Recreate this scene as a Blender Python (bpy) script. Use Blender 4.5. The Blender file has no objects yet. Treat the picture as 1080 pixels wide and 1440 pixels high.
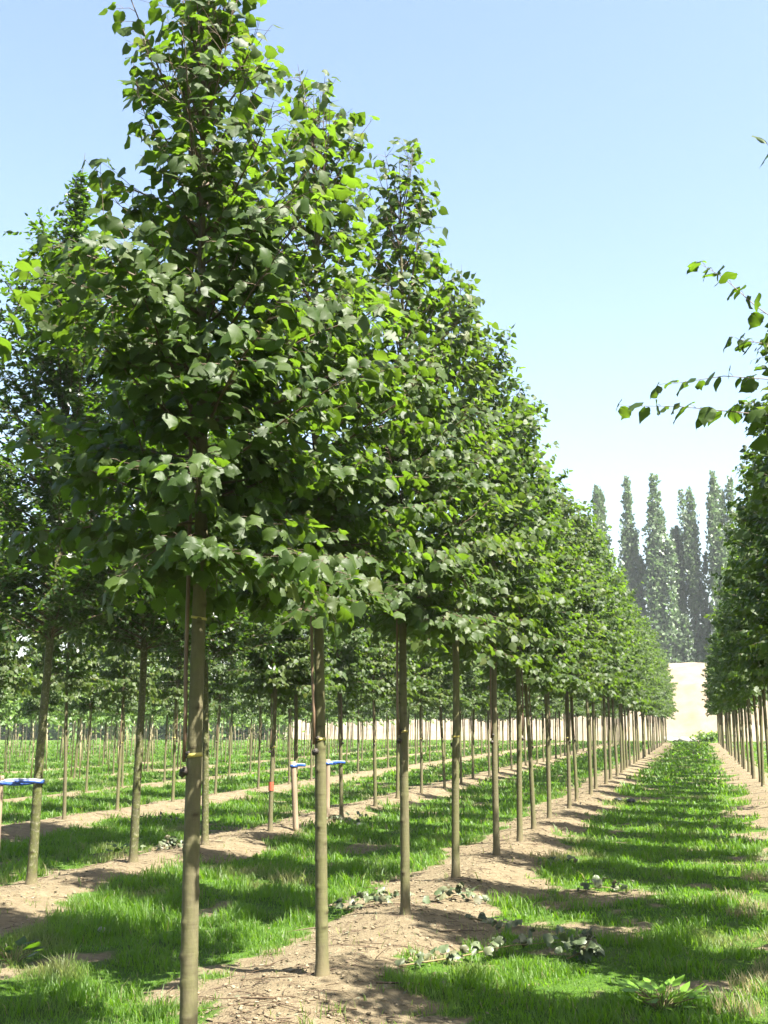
import bpy, math, random
import numpy as np
from mathutils import Vector

C = bpy.context.scene
COL = C.collection
R = math.radians

# ------------------------------------------------------------------ camera, sky, sun, exposure
cam_d = bpy.data.cameras.new('camera')
cam = bpy.data.objects.new('camera', cam_d)
COL.objects.link(cam)
cam_d.sensor_fit = 'HORIZONTAL'
cam_d.sensor_width = 36.0
cam_d.lens = 36.0 * 1580 / 1080
cam_d.clip_end = 2000
cam.location = (0, 0, 1.6)
cam.rotation_euler = (R(90 + 10.576), 0, R(15.31))
C.camera = cam

SUN_EL, SUN_AZ = 57.0, -25.0           # azimuth measured from +X towards +Y
world = bpy.data.worlds.new('World')
C.world = world
world.use_nodes = True
wn, wl = world.node_tree.nodes, world.node_tree.links
wn.clear()
sky = wn.new('ShaderNodeTexSky')
sky.sky_type = 'NISHITA'
sky.sun_disc = False
sky.sun_elevation = R(SUN_EL)
sky.sun_rotation = R(90 - SUN_AZ)
sky.air_density = 1.15
sky.dust_density = 2.6
sky.ozone_density = 0.0
bg = wn.new('ShaderNodeBackground')
bg.inputs['Strength'].default_value = 0.055
wo = wn.new('ShaderNodeOutputWorld')
wl.new(sky.outputs[0], bg.inputs[0])
wl.new(bg.outputs[0], wo.inputs[0])

sun_d = bpy.data.lights.new('sun', 'SUN')
sun_d.energy = 5.0
sun_d.angle = R(0.53)
sun_d.color = (1.0, 0.95, 0.86)
sun = bpy.data.objects.new('sun', sun_d)
COL.objects.link(sun)
sdir = Vector((math.cos(R(SUN_EL)) * math.cos(R(SUN_AZ)), math.cos(R(SUN_EL)) * math.sin(R(SUN_AZ)), math.sin(R(SUN_EL))))
sun.rotation_euler = sdir.to_track_quat('Z', 'Y').to_euler()

C.view_settings.view_transform = 'Standard'
C.view_settings.look = 'None'
C.view_settings.exposure = 2.72
C.view_settings.gamma = 1.0
C.cycles.max_bounces = 6
C.cycles.diffuse_bounces = 2
C.cycles.transparent_max_bounces = 8

# ------------------------------------------------------------------ helpers
def sm(a, b, x):
    t = np.clip((x - a) / (b - a), 0, 1)
    return t * t * (3 - 2 * t)

def _hash(ix, iy, s):
    h = (ix.astype(np.int64) * 374761393 + iy.astype(np.int64) * 668265263 + s * 1274126177) & 0xffffffff
    h = ((h ^ (h >> 13)) * 1274126177) & 0xffffffff
    return ((h ^ (h >> 16)) & 0xffff) / 65535.0

def vnoise(x, y, s=0):
    x = np.asarray(x, float); y = np.asarray(y, float)
    ix = np.floor(x); iy = np.floor(y)
    fx = x - ix; fy = y - iy
    fx = fx * fx * (3 - 2 * fx); fy = fy * fy * (3 - 2 * fy)
    a = _hash(ix, iy, s); b = _hash(ix + 1, iy, s); c = _hash(ix, iy + 1, s); d = _hash(ix + 1, iy + 1, s)
    return (a * (1 - fx) + b * fx) * (1 - fy) + (c * (1 - fx) + d * fx) * fy

def fbm(x, y, s=0, o=3):
    t = 0; amp = 0.5; tot = 0
    for i in range(o):
        t = t + amp * vnoise(x, y, s + i * 17); tot += amp
        x = x * 2.03 + 3.1; y = y * 2.03 + 1.7; amp *= 0.5
    return t / tot

def mesh_np(name, V, faces, mat=None, smooth=False, attrs=None, mats=None, midx=None):
    """faces: list of int arrays, each (n,k) with one k per array"""
    me = bpy.data.meshes.new(name)
    V = np.ascontiguousarray(V, np.float32)
    me.vertices.add(len(V))
    me.vertices.foreach_set('co', V.ravel())
    faces = [np.asarray(f, np.int32) for f in faces if len(f)]
    loops = np.concatenate([f.ravel() for f in faces])
    tot = np.concatenate([np.full(len(f), f.shape[1], np.int32) for f in faces])
    start = np.concatenate([[0], np.cumsum(tot)[:-1]]).astype(np.int32)
    me.loops.add(len(loops))
    me.loops.foreach_set('vertex_index', loops.astype(np.int32))
    me.polygons.add(len(tot))
    me.polygons.foreach_set('loop_start', start)
    me.polygons.foreach_set('loop_total', tot)
    if smooth:
        me.polygons.foreach_set('use_smooth', np.ones(len(tot), bool))
    if midx is not None:
        me.polygons.foreach_set('material_index', np.asarray(midx, np.int32))
    for m in (mats or ([mat] if mat else [])):
        me.materials.append(m)
    for k, a in (attrs or {}).items():
        a = np.asarray(a, np.float32)
        if a.ndim == 1:
            at = me.attributes.new(k, 'FLOAT', 'POINT'); at.data.foreach_set('value', a)
        else:
            at = me.attributes.new(k, 'FLOAT_VECTOR', 'POINT'); at.data.foreach_set('vector', np.ascontiguousarray(a).ravel())
    me.update(calc_edges=True)
    me.validate()
    return me

def link(name, me, parent=None, loc=None):
    o = bpy.data.objects.new(name, me)
    COL.objects.link(o)
    if parent: o.parent = parent
    if loc is not None: o.location = loc
    return o

def tag(o, label=None, cat=None, group=None, kind=None):
    if label: o['label'] = label
    if cat: o['category'] = cat
    if group: o['group'] = group
    if kind: o['kind'] = kind
    return o

def thing(name, loc, label, cat, group=None, rz=0.0):
    o = bpy.data.objects.new(name, None)
    o.empty_display_size = 0.2
    COL.objects.link(o)
    o.location = loc
    o.rotation_euler = (0, 0, rz)
    return tag(o, label, cat, group)

CH = {}
def part(name, me, parent, label=None):
    o = link(name, me, parent)
    if label: o['label'] = label
    CH.setdefault(parent.name, []).append(o)
    return o

def copy_tree(src, loc, rz, scale, label, group, skip=()):
    o = src.copy(); COL.objects.link(o)
    o.location = loc; o.scale = scale
    o.rotation_euler = (R(1.1) * math.sin(rz * 37), R(1.1) * math.cos(rz * 53), rz)
    o['label'] = label; o['group'] = group
    for ch in CH.get(src.name, []):
        if ch.name.split('.')[0] in skip: continue
        c = ch.copy(); COL.objects.link(c); c.parent = o
        CH.setdefault(o.name, []).append(c)
        for g in CH.get(ch.name, []):
            d = g.copy(); COL.objects.link(d); d.parent = c
    return o

class Tubes:
    def __init__(s): s.V = []; s.F = []; s.T = []; s.n = 0
    def add(s, P, rad, k=5, cap=True):
        P = np.asarray(P, float); n = len(P)
        rad = np.broadcast_to(np.asarray(rad, float), (n,))
        d = np.gradient(P, axis=0); d /= np.linalg.norm(d, axis=1)[:, None] + 1e-9
        ref = np.array([0., 0, 1]) if abs(d[0, 2]) < 0.9 else np.array([1., 0, 0])
        u = np.cross(d, ref); u /= np.linalg.norm(u, axis=1)[:, None] + 1e-9
        v = np.cross(d, u)
        a = np.arange(k) * 2 * np.pi / k
        ring = P[:, None, :] + rad[:, None, None] * (np.cos(a)[None, :, None] * u[:, None, :] + np.sin(a)[None, :, None] * v[:, None, :])
        V = ring.reshape(-1, 3)
        i = np.arange(n - 1)[:, None] * k; j = np.arange(k)[None, :]; j2 = (j + 1) % k
        F = np.stack([i + j, i + j2, i + k + j2, i + k + j], -1).reshape(-1, 4) + s.n
        s.V.append(V); s.F.append(F); s.n += len(V)
        if cap:
            for base, c, rev in ((0, P[0], 1), ((n - 1) * k, P[-1], 0)):
                s.V.append(c[None, :]); ci = s.n; s.n += 1
                st = ci - len(V) if base == 0 else s.n - 1
                b0 = (s.n - 1 - (0 if base == 0 else 1)) - len(V) + base
                jj = np.arange(k)
                t = np.stack([np.full(k, ci), b0 + jj, b0 + (jj + 1) % k], -1)
                s.T.append(t if not rev else t[:, ::-1])
    def mesh(s, name, mat, smooth=True):
        return mesh_np(name, np.concatenate(s.V), [np.concatenate(s.F)] + ([np.concatenate(s.T)] if s.T else []), mat, smooth)

# ------------------------------------------------------------------ node material helpers
ALB = 0.40          # the colours below were picked bright; this brings them to real albedos
def alb(c, k=None): return tuple(x * (ALB if k is None else k) for x in c)

class N:
    def __init__(s, name):
        s.m = bpy.data.materials.new(name); s.m.use_nodes = True
        s.n = s.m.node_tree.nodes; s.l = s.m.node_tree.links; s.n.clear()
        s.out = s.n.new('ShaderNodeOutputMaterial')
    def __call__(s, typ, ins=None, **kw):
        nd = s.n.new('ShaderNode' + typ)
        for k, v in kw.items(): setattr(nd, k, v)
        for k, v in (ins or {}).items():
            if isinstance(v, bpy.types.NodeSocket): s.l.new(v, nd.inputs[k])
            else: nd.inputs[k].default_value = v
        return nd
    def math(s, op, a, b=0.0, clamp=False):
        nd = s('Math', {0: a, 1: b}, operation=op); nd.use_clamp = clamp
        return nd.outputs[0]
    def mix(s, f, a, b, typ='MIX'):
        nd = s.n.new('ShaderNodeMix'); nd.data_type = 'RGBA'; nd.blend_type = typ
        for k, v in ((0, f), (6, a), (7, b)):
            if isinstance(v, bpy.types.NodeSocket): s.l.new(v, nd.inputs[k])
            else: nd.inputs[k].default_value = v if k == 0 else (tuple(v) + (1,))[:4]
        return nd.outputs[2]
    def noise(s, vec, scale, detail=3, rough=0.55):
        return s('TexNoise', {'Vector': vec, 'Scale': scale, 'Detail': detail, 'Roughness': rough}).outputs[0]
    def ramp(s, f, stops):
        nd = s.n.new('ShaderNodeValToRGB'); s.l.new(f, nd.inputs[0])
        e = nd.color_ramp.elements
        while len(e) < len(stops): e.new(0.5)
        for el, (p, c) in zip(e, stops): el.position = p; el.color = (tuple(c) + (1,))[:4] if not isinstance(c, float) else (c, c, c, 1)
        return nd.outputs[0]
    def done(s, shader, bump=None):
        s.l.new(shader, s.out.inputs[0]); return s.m

def leaf_mat(name, cols, trans, young=(0.16, 0.20, 0.03), rough=0.42, tmix=0.42, veins=False, spec=0.5, k=None):
    b = N(name)
    cols = [alb(c, k) for c in cols]; trans = alb(trans, k); young = alb(young, k)
    geo = b('NewGeometry')
    rnd = geo.outputs['Random Per Island']
    col = b.ramp(rnd, [(i / (len(cols) - 1), c) for i, c in enumerate(cols)])
    yt = b('Attribute', attribute_name='young').outputs['Fac']
    col = b.mix(yt, col, young)
    if veins:
        uv = b('Attribute', attribute_name='luv').outputs['Vector']
        sp = b('SeparateXYZ', {0: uv})
        ax = b.math('ABSOLUTE', sp.outputs[0])
        w = b.math('SUBTRACT', b.math('MULTIPLY', sp.outputs[1], 7.0), b.math('MULTIPLY', ax, 6.0))
        fr = b.math('ABSOLUTE', b.math('SUBTRACT', b.math('FRACT', w), 0.5))
        v1 = b.math('LESS_THAN', fr, 0.07)
        v2 = b.math('LESS_THAN', ax, 0.018)
        vv = b.math('MULTIPLY', b.math('MAXIMUM', v1, v2), 0.45)
        col = b.mix(vv, col, alb((0.13, 0.19, 0.06)))
    back = b.mix(0.5, col, alb((0.10, 0.15, 0.055), k))
    colf = b.mix(geo.outputs['Backfacing'], col, back)
    pr = b('BsdfPrincipled', {'Base Color': colf, 'Roughness': rough})
    pr.inputs['Specular IOR Level'].default_value = spec
    tr = b('BsdfTranslucent', {'Color': b.mix(yt, b.mix(rnd, trans, tuple(x * 0.6 for x in trans)), tuple(min(1, x * 2.6) for x in young))})
    mx = b('MixShader', {0: tmix, 1: pr.outputs[0], 2: tr.outputs[0]})
    return b.done(mx.outputs[0])

def bark_mat(name, base, dark, algae, amount, scale=1.0, ring=True):
    b = N(name)
    base, dark, algae = alb(base), alb(dark), alb(algae)
    oc = b('TexCoord').outputs['Object']
    oi = b('ObjectInfo').outputs['Random']
    st = b('Mapping', {'Vector': oc, 'Scale': (1, 1, 0.35)}).outputs[0]
    sq = b('Mapping', {'Vector': oc, 'Scale': (0.6, 0.6, 5.0)}).outputs[0]
    n1 = b.noise(oc, 9 * scale, 5, 0.6)
    n2 = b.noise(st, 60 * scale, 4, 0.6)
    n3 = b.noise(sq, 14 * scale, 3, 0.6)
    col = b.mix(b.ramp(n2, [(0.35, 0.0), (0.7, 1.0)]), dark, base)
    if ring:
        col = b.mix(b.math('MULTIPLY', b.ramp(n3, [(0.52, 0.0), (0.66, 1.0)]), 0.35), col, dark)
    al = b.ramp(b.math('ADD', n1, b.math('MULTIPLY', b.math('SUBTRACT', oi, 0.5), 0.25)), [(0.40, 0.0), (0.62, 1.0)])
    col = b.mix(b.math('MULTIPLY', al, amount), col, algae)
    if scale > 1:          # lichen and moss patches
        n4 = b.noise(oc, 38, 4, 0.65); n5 = b.noise(oc, 24, 4, 0.65)
        col = b.mix(b.math('MULTIPLY', b.ramp(n4, [(0.54, 0.0), (0.62, 1.0)]), 0.75), col, alb((0.36, 0.34, 0.22)))
        col = b.mix(b.math('MULTIPLY', b.ramp(n5, [(0.52, 0.0), (0.60, 1.0)]), 0.75), col, alb((0.10, 0.105, 0.03)))
    sc_ = b('Attribute', attribute_name='scar').outputs['Fac']
    col = b.mix(b.math('MULTIPLY', sc_, 0.9, True), col, alb((0.07, 0.05, 0.025)))
    sep = b('SeparateXYZ', {0: oc})
    soil = b.math('MULTIPLY', b.math('SUBTRACT', 1.0, b.math('MULTIPLY', sep.outputs[2], 6.0), clamp=True), 0.7, clamp=True)
    col = b.mix(soil, col, alb((0.26, 0.20, 0.115)))
    bp = b('Bump', {'Strength': 0.5, 'Distance': 0.004, 'Height': b.math('ADD', n2, b.math('MULTIPLY', n3, 0.8))})
    pr = b('BsdfPrincipled', {'Base Color': col, 'Roughness': 0.8, 'Normal': bp.outputs[0]})
    pr.inputs['Specular IOR Level'].default_value = 0.25
    return b.done(pr.outputs[0])

def plain_mat(name, c1, c2, scale=20, rough=0.7, stretch=(1, 1, 1), bump=0.2, trans=0):
    b = N(name)
    c1, c2 = alb(c1), alb(c2)
    oc = b('TexCoord').outputs['Object']
    mp = b('Mapping', {'Vector': oc, 'Scale': stretch}).outputs[0]
    n = b.noise(mp, scale, 4)
    col = b.mix(b.ramp(n, [(0.3, 0.0), (0.7, 1.0)]), c1, c2)
    bp = b('Bump', {'Strength': bump, 'Distance': 0.004, 'Height': n})
    pr = b('BsdfPrincipled', {'Base Color': col, 'Roughness': rough, 'Normal': bp.outputs[0]})
    if trans:
        tr = b('BsdfTranslucent', {'Color': col})
        return b.done(b('MixShader', {0: trans, 1: pr.outputs[0], 2: tr.outputs[0]}).outputs[0])
    return b.done(pr.outputs[0])

LIME = [(0.023, 0.062, 0.007), (0.040, 0.094, 0.009), (0.058, 0.120, 0.012), (0.075, 0.140, 0.015), (0.095, 0.142, 0.036)]
M = {}
M['lime_near'] = leaf_mat('lime leaf near', LIME, (0.35, 0.66, 0.032), veins=True, rough=0.54, spec=0.32)
M['lime'] = leaf_mat('lime leaf', LIME, (0.35, 0.66, 0.032), rough=0.54, spec=0.32)
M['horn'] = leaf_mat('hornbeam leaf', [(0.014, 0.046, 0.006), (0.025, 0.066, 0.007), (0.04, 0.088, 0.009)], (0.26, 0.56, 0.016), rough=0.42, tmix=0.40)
M['poplar'] = leaf_mat('poplar leaf', [(0.065, 0.105, 0.05), (0.10, 0.145, 0.07), (0.14, 0.19, 0.10)], (0.18, 0.32, 0.09), rough=0.45, tmix=0.35, k=0.85)
M['shrub'] = leaf_mat('shrub leaf', [(0.045, 0.10, 0.015), (0.07, 0.14, 0.02), (0.10, 0.17, 0.03)], (0.4, 0.65, 0.06), rough=0.5, k=.75)
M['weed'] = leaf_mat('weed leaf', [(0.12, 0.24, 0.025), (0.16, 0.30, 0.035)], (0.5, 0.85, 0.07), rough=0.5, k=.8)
M['wilt'] = leaf_mat('wilted leaf', [(0.085, 0.13, 0.045), (0.15, 0.20, 0.085), (0.22, 0.26, 0.13), (0.15, 0.12, 0.05)], (0.15, 0.22, 0.07), rough=0.55, tmix=0.15)
M['litter'] = leaf_mat('dry leaf', [(0.14, 0.09, 0.045), (0.30, 0.22, 0.13), (0.20, 0.22, 0.12), (0.42, 0.38, 0.27)], (0.1, 0.08, 0.03), rough=0.8, tmix=0.1)
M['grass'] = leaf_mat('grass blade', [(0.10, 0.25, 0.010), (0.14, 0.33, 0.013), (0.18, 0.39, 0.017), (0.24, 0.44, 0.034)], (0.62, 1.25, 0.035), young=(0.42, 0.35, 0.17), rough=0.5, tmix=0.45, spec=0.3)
M['bark'] = bark_mat('lime bark', (0.25, 0.225, 0.115), (0.18, 0.16, 0.082), (0.19, 0.20, 0.065), 0.6)
M['bark_horn'] = bark_mat('mossy hornbeam bark', (0.22, 0.20, 0.12), (0.08, 0.075, 0.04), (0.15, 0.175, 0.03), 0.8, 2.2)
M['twig'] = plain_mat('twig bark', (0.10, 0.06, 0.03), (0.20, 0.13, 0.06), 40)
M['shoot'] = plain_mat('young shoot', (0.22, 0.17, 0.06), (0.30, 0.23, 0.08), 40)
M['cane_dark'] = plain_mat('brown cane', (0.20, 0.12, 0.07), (0.34, 0.22, 0.13), 30, 0.6, (1, 1, 0.2))  # splint canes on the limes, browner than the young trees' bamboo
M['cane'] = plain_mat('bamboo', (0.62, 0.50, 0.28), (0.80, 0.68, 0.42), 30, 0.5, (1, 1, 0.2))
M['knot'] = plain_mat('dark rubber knot', (0.03, 0.022, 0.015), (0.09, 0.065, 0.04), 40)
M['tie'] = plain_mat('yellow tie', (0.72, 0.58, 0.10), (0.80, 0.68, 0.16), 30, 0.5)
M['band'] = plain_mat('blue band', (0.03, 0.10, 0.45), (0.06, 0.18, 0.60), 60, 0.4)
M['band_white'] = plain_mat('white band edge', (0.68, 0.72, 0.78), (0.8, 0.82, 0.85), 40, 0.5)
M['stake'] = plain_mat('stake wood', (0.36, 0.25, 0.15), (0.52, 0.40, 0.26), 24, 0.8, (1, 1, 0.12), 0.5)
M['orange'] = plain_mat('orange paint', (0.62, 0.10, 0.04), (0.70, 0.16, 0.06), 40, 0.7)
M['sand'] = plain_mat('sand heap', (0.29, 0.225, 0.14), (0.44, 0.36, 0.25), 0.8, 0.95, bump=0.6)
M['clod'] = plain_mat('soil crumb', (0.24, 0.18, 0.10), (0.45, 0.36, 0.22), 6, 0.95)
M['stone'] = plain_mat('pale stone', (0.55, 0.52, 0.45), (0.72, 0.70, 0.64), 8, 0.9)
M['white'] = plain_mat('white label', (0.75, 0.76, 0.78), (0.82, 0.83, 0.84), 20, 0.5)
M['black'] = plain_mat('black rag', (0.012, 0.012, 0.012), (0.03, 0.028, 0.025), 30, 0.6)

# ------------------------------------------------------------------ ground
ROW0, SP, YEND = 1.45, 3.72, 91.0
def row_x(k): return ROW0 - SP * k          # k=0 right of the path, 1 left of it, 2, 3 ...

def lane(x, y):
    """0 on the bare row strips, 1 on the grass lanes"""
    k = np.round((ROW0 - x) / SP)
    d = x - (ROW0 - SP * k)
    k = np.abs(k)
    hw = np.where(d > 0, 0.56, np.where(k == 0, 0.66, np.interp(y, [4.8, 8.5], [0.42, 0.72])))
    hw = np.where(k >= 4, hw * 0.55, hw)
    hw = np.where(k >= 6, hw * 0.3, hw)
    n = fbm(x * 1.3, y * 1.1, 3) - 0.5
    n2 = fbm(x * 5, y * 5, 9) - 0.5
    g = sm(-0.16, 0.22, np.abs(d) - hw + n * 1.0 + n2 * 0.75)
    g = np.maximum(g, sm(YEND - 3, YEND, y + n * 2))
    bare = sm(0.60, 0.74, fbm(x * 1.7 + 9, y * 1.5, 31) + 0.10 * (vnoise(x * 7, y * 7, 5) - .5))
    return g * (1 - 0.75 * bare)

def gz(x, y):
    x = np.asarray(x, float); y = np.asarray(y, float)
    k = np.round((ROW0 - x) / SP); d = x - (ROW0 - SP * k)
    amp = np.where(np.abs(k) >= 4, 0.04, 0.10) * (1 - sm(YEND - 4, YEND, y))
    z = amp * np.exp(-(d / 0.52) ** 2)
    near = 1 - sm(30, 60, y)
    z = z + near * (0.045 * (fbm(x * 2.2, y * 2.2, 41) - .5) + 0.045 * (fbm(x * 6, y * 6, 43, 3) - .5))
    return z

xs = np.concatenate([np.linspace(-400, -75, 14), np.linspace(-70, -15, 90), np.arange(-14.6, 4.0, 0.075), np.linspace(4.4, 20, 30), np.linspace(25, 400, 14)])
ys = [-8.0]
while ys[-1] < 3: ys.append(ys[-1] + 0.4)
st = 0.07
while ys[-1] < 130: ys.append(ys[-1] + st); st *= 1.012
ys += [150, 200, 300, 500, 900]
ys = np.array(ys)
X, Y = np.meshgrid(xs, ys)
Z = gz(X, Y)
nx, ny = len(xs), len(ys)
I = (np.arange(ny - 1)[:, None] * nx + np.arange(nx - 1)[None, :])
F = np.stack([I, I + 1, I + 1 + nx, I + nx], -1).reshape(-1, 4)
b = N('nursery soil and turf')
oc = b('TexCoord').outputs['Object']
g = b('Attribute', attribute_name='grass').outputs['Fac']
nA = b.noise(oc, 1.1, 5, 0.6); nB = b.noise(oc, 9, 5, 0.65); nC = b.noise(oc, 55, 4, 0.6); nD = b.noise(oc, 200, 2)
dirt = b.ramp(nB, [(0.25, alb((0.24, 0.185, 0.105))), (0.5, alb((0.36, 0.29, 0.175))), (0.75, alb((0.47, 0.39, 0.245)))])
dirt = b.mix(b.math('MULTIPLY', b.ramp(nA, [(0.4, 0.0), (0.65, 1.0)]), 0.35), dirt, alb((0.29, 0.22, 0.13)))
dirt = b.mix(b.math('MULTIPLY', b.ramp(nC, [(0.56, 0.0), (0.72, 1.0)]), 0.55), dirt, alb((0.15, 0.105, 0.065)))
dirt = b.mix(b.math('MULTIPLY', b.ramp(nD, [(0.6, 0.0), (0.75, 1.0)]), 0.35), dirt, alb((0.44, 0.37, 0.26)))
turf = b.ramp(nC, [(0.3, alb((0.05, 0.125, 0.010))), (0.55, alb((0.11, 0.24, 0.017))), (0.8, alb((0.22, 0.31, 0.05)))])
turf = b.mix(b.math('MULTIPLY', b.ramp(nA, [(0.5, 0.0), (0.72, 1.0)]), 0.4), turf, alb((0.15, 0.16, 0.06)))
gm = b.math('ADD', g, b.math('MULTIPLY', b.math('SUBTRACT', nC, 0.5), 0.9))
gm = b.ramp(gm, [(0.38, 0.0), (0.68, 1.0)])
col = b.mix(gm, dirt, turf)
hgt = b.math('ADD', b.math('MULTIPLY', nB, 1.0), b.math('ADD', b.math('MULTIPLY', nC, 0.5), b.math('MULTIPLY', nD, 0.15)))
bp = b('Bump', {'Strength': 1.0, 'Distance': 0.05, 'Height': hgt})
pr = b('BsdfPrincipled', {'Base Color': col, 'Roughness': 0.95, 'Normal': bp.outputs[0]})
pr.inputs['Specular IOR Level'].default_value = 0.15
M['ground'] = b.done(pr.outputs[0])
gme = mesh_np('ground', np.stack([X, Y, Z], -1).reshape(-1, 3), [F], M['ground'], True, {'grass': lane(X, Y).ravel()})
tag(link('ground', gme), kind='structure')

# ------------------------------------------------------------------ grass: one object of real blades
rg = np.random.default_rng(5)
def scatter(x0, x1, y0, y1, dens):
    n = int((x1 - x0) * (y1 - y0) * dens)
    p = np.stack([rg.uniform(x0, x1, n), rg.uniform(y0, y1, n)], 1)
    ang = np.degrees(np.arctan2(p[:, 0], p[:, 1]))
    return p[(ang > -37) & (ang < 6.5)]
bands = [(4.6, 9.5, -7.5, 1.3, 2600, 0.0034, 1.0), (9.5, 16, -12, 2.0, 1250, 0.0050, 1.0), (16, 28, -21, 3.2, 420, 0.009, 1.05), (28, 50, -34, 5, 110, 0.018, 1.15), (50, 97, -50, 8, 30, 0.04, 1.3)]
GV, GF, GY = [], [], []; gn = 0
for (y0, y1, x0, x1, dens, w, hs) in bands:
    p = scatter(x0, x1, y0, y1, dens)
    g = lane(p[:, 0], p[:, 1])
    cl = fbm(p[:, 0] * 3.5, p[:, 1] * 3.5, 77)
    keep = rg.random(len(p)) < np.clip(g * 1.25 - 0.12, 0.012, 1) * np.clip(0.25 + 1.5 * sm(0.25, 0.6, cl), 0, 1)
    p = p[keep]; g = g[keep]; cl = cl[keep]; n = len(p)
    big = fbm(p[:, 0] * 0.7, p[:, 1] * 0.7, 55)
    h = (0.026 + 0.080 * sm(0.3, 0.75, cl) * (0.6 + 0.8 * big)) * rg.uniform(0.55, 1.35, n) * hs * (0.55 + 0.45 * g)
    # longer tufts on the left side lanes, shorter where the path is trodden
    h *= np.where(np.abs(p[:, 0] + 0.5) < 0.9, 0.85, 1.1)
    az = rg.uniform(0, 2 * np.pi, n); lean = rg.uniform(0.15, 1.0, n) * h
    fa = az + np.pi / 2 + rg.normal(0, .5, n)
    bx, by = np.cos(fa) * w * rg.uniform(.6, 1.4, n), np.sin(fa) * w * rg.uniform(.6, 1.4, n)
    z0 = gz(p[:, 0], p[:, 1]) - 0.005
    dx, dy = np.cos(az) * lean, np.sin(az) * lean
    V = np.empty((n, 5, 3))
    V[:, 0] = np.stack([p[:, 0] - bx, p[:, 1] - by, z0], 1); V[:, 1] = np.stack([p[:, 0] + bx, p[:, 1] + by, z0], 1)
    V[:, 2] = np.stack([p[:, 0] + dx * .35 + bx * .75, p[:, 1] + dy * .35 + by * .75, z0 + h * .62], 1)
    V[:, 3] = np.stack([p[:, 0] + dx * .35 - bx * .75, p[:, 1] + dy * .35 - by * .75, z0 + h * .62], 1)
    V[:, 4] = np.stack([p[:, 0] + dx, p[:, 1] + dy, z0 + h], 1)
    b0 = gn + np.arange(n) * 5
    GV.append(V.reshape(-1, 3)); gn += n * 5
    GF.append(np.stack([b0, b0 + 1, b0 + 2], 1)); GF.append(np.stack([b0, b0 + 2, b0 + 3], 1)); GF.append(np.stack([b0 + 3, b0 + 2, b0 + 4], 1))
    dry = np.clip(sm(0.62, 0.85, fbm(p[:, 0] * 1.2 + 4, p[:, 1] * 1.2, 91)) * 0.7 + (1 - g) * 0.5 + (rg.random(n) < 0.03) * 0.8, 0, 1)
    GY.append(np.repeat(dry, 5))
gm_ = mesh_np('grass', np.concatenate(GV), GF, M['grass'], False, {'young': np.concatenate(GY)})
tag(link('grass', gm_), 'short green grass growing in the lanes between the tree rows', 'grass', kind='stuff')

# ------------------------------------------------------------------ leaves
def leaf_template(level, kind='lime', jit=None):
    if kind == 'lime' and level == 0:
        half = [(0.20, -0.05), (0.36, 0.04), (0.47, 0.20), (0.455, 0.24), (0.50, 0.36), (0.465, 0.41), (0.43, 0.56), (0.39, 0.60), (0.28, 0.76), (0.13, 0.93)]
        if jit is not None: half = [(x + jit.normal(0, .022), y + jit.normal(0, .02)) for x, y in half]
        mid = [(0, 0.07), (0, 0.36), (0, 0.66), (0, 1.10)]
        k = len(half)
        pts = mid + half + [(-x * 0.97, y) for x, y in half]
        tri = []
        own = [0, 0, 1, 1, 1, 1, 2, 2, 2, 3]         # mid vertex each outline point fans from
        for s in (0, 1):
            o = 4 + s * k; T = []
            T.append((0, o, o + 1)); T.append((0, o + 1, o + 2)); T.append((0, o + 2, 1))
            for i in range(2, 5): T.append((1, o + i, o + i + 1))
            T.append((1, o + 5, 2))
            for i in range(5, 8): T.append((2, o + i, o + i + 1))
            T.append((2, o + 8, o + 9)); T.append((2, o + 9, 3))
            tri += T if s == 0 else [(a, c, b) for a, b, c in T]
    elif kind == 'lime' and level == 1:
        pts = [(0, 0.05), (0, 0.5), (0, 1.08), (0.36, 0.03), (0.49, 0.36), (0.27, 0.76), (-0.36, 0.03), (-0.48, 0.36), (-0.28, 0.76)]
        tri = [(0, 3, 4), (0, 4, 1), (1, 4, 5), (1, 5, 2), (0, 7, 6), (0, 1, 7), (1, 8, 7), (1, 2, 8)]
    elif kind == 'lime':
        pts = [(0, 0.0), (0, 1.05), (0.47, 0.33), (-0.47, 0.33)]
        tri = [(0, 2, 1), (0, 1, 3)]
    else:        # ovate (hornbeam, shrubs)
        pts = [(0, 0.0), (0, 1.0), (0.26, 0.3), (0.2, 0.68), (-0.26, 0.3), (-0.2, 0.68)]
        tri = [(0, 2, 3), (0, 3, 1), (0, 5, 4), (0, 1, 5)]
    P = np.array(pts, float)
    z = -0.30 * np.abs(P[:, 0]) - 0.22 * np.clip(P[:, 1], 0, 2) ** 2 + 0.05 * np.sin(P[:, 1] * 9 + P[:, 0] * 3)
    return np.column_stack([P, z]), np.array(tri)

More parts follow.
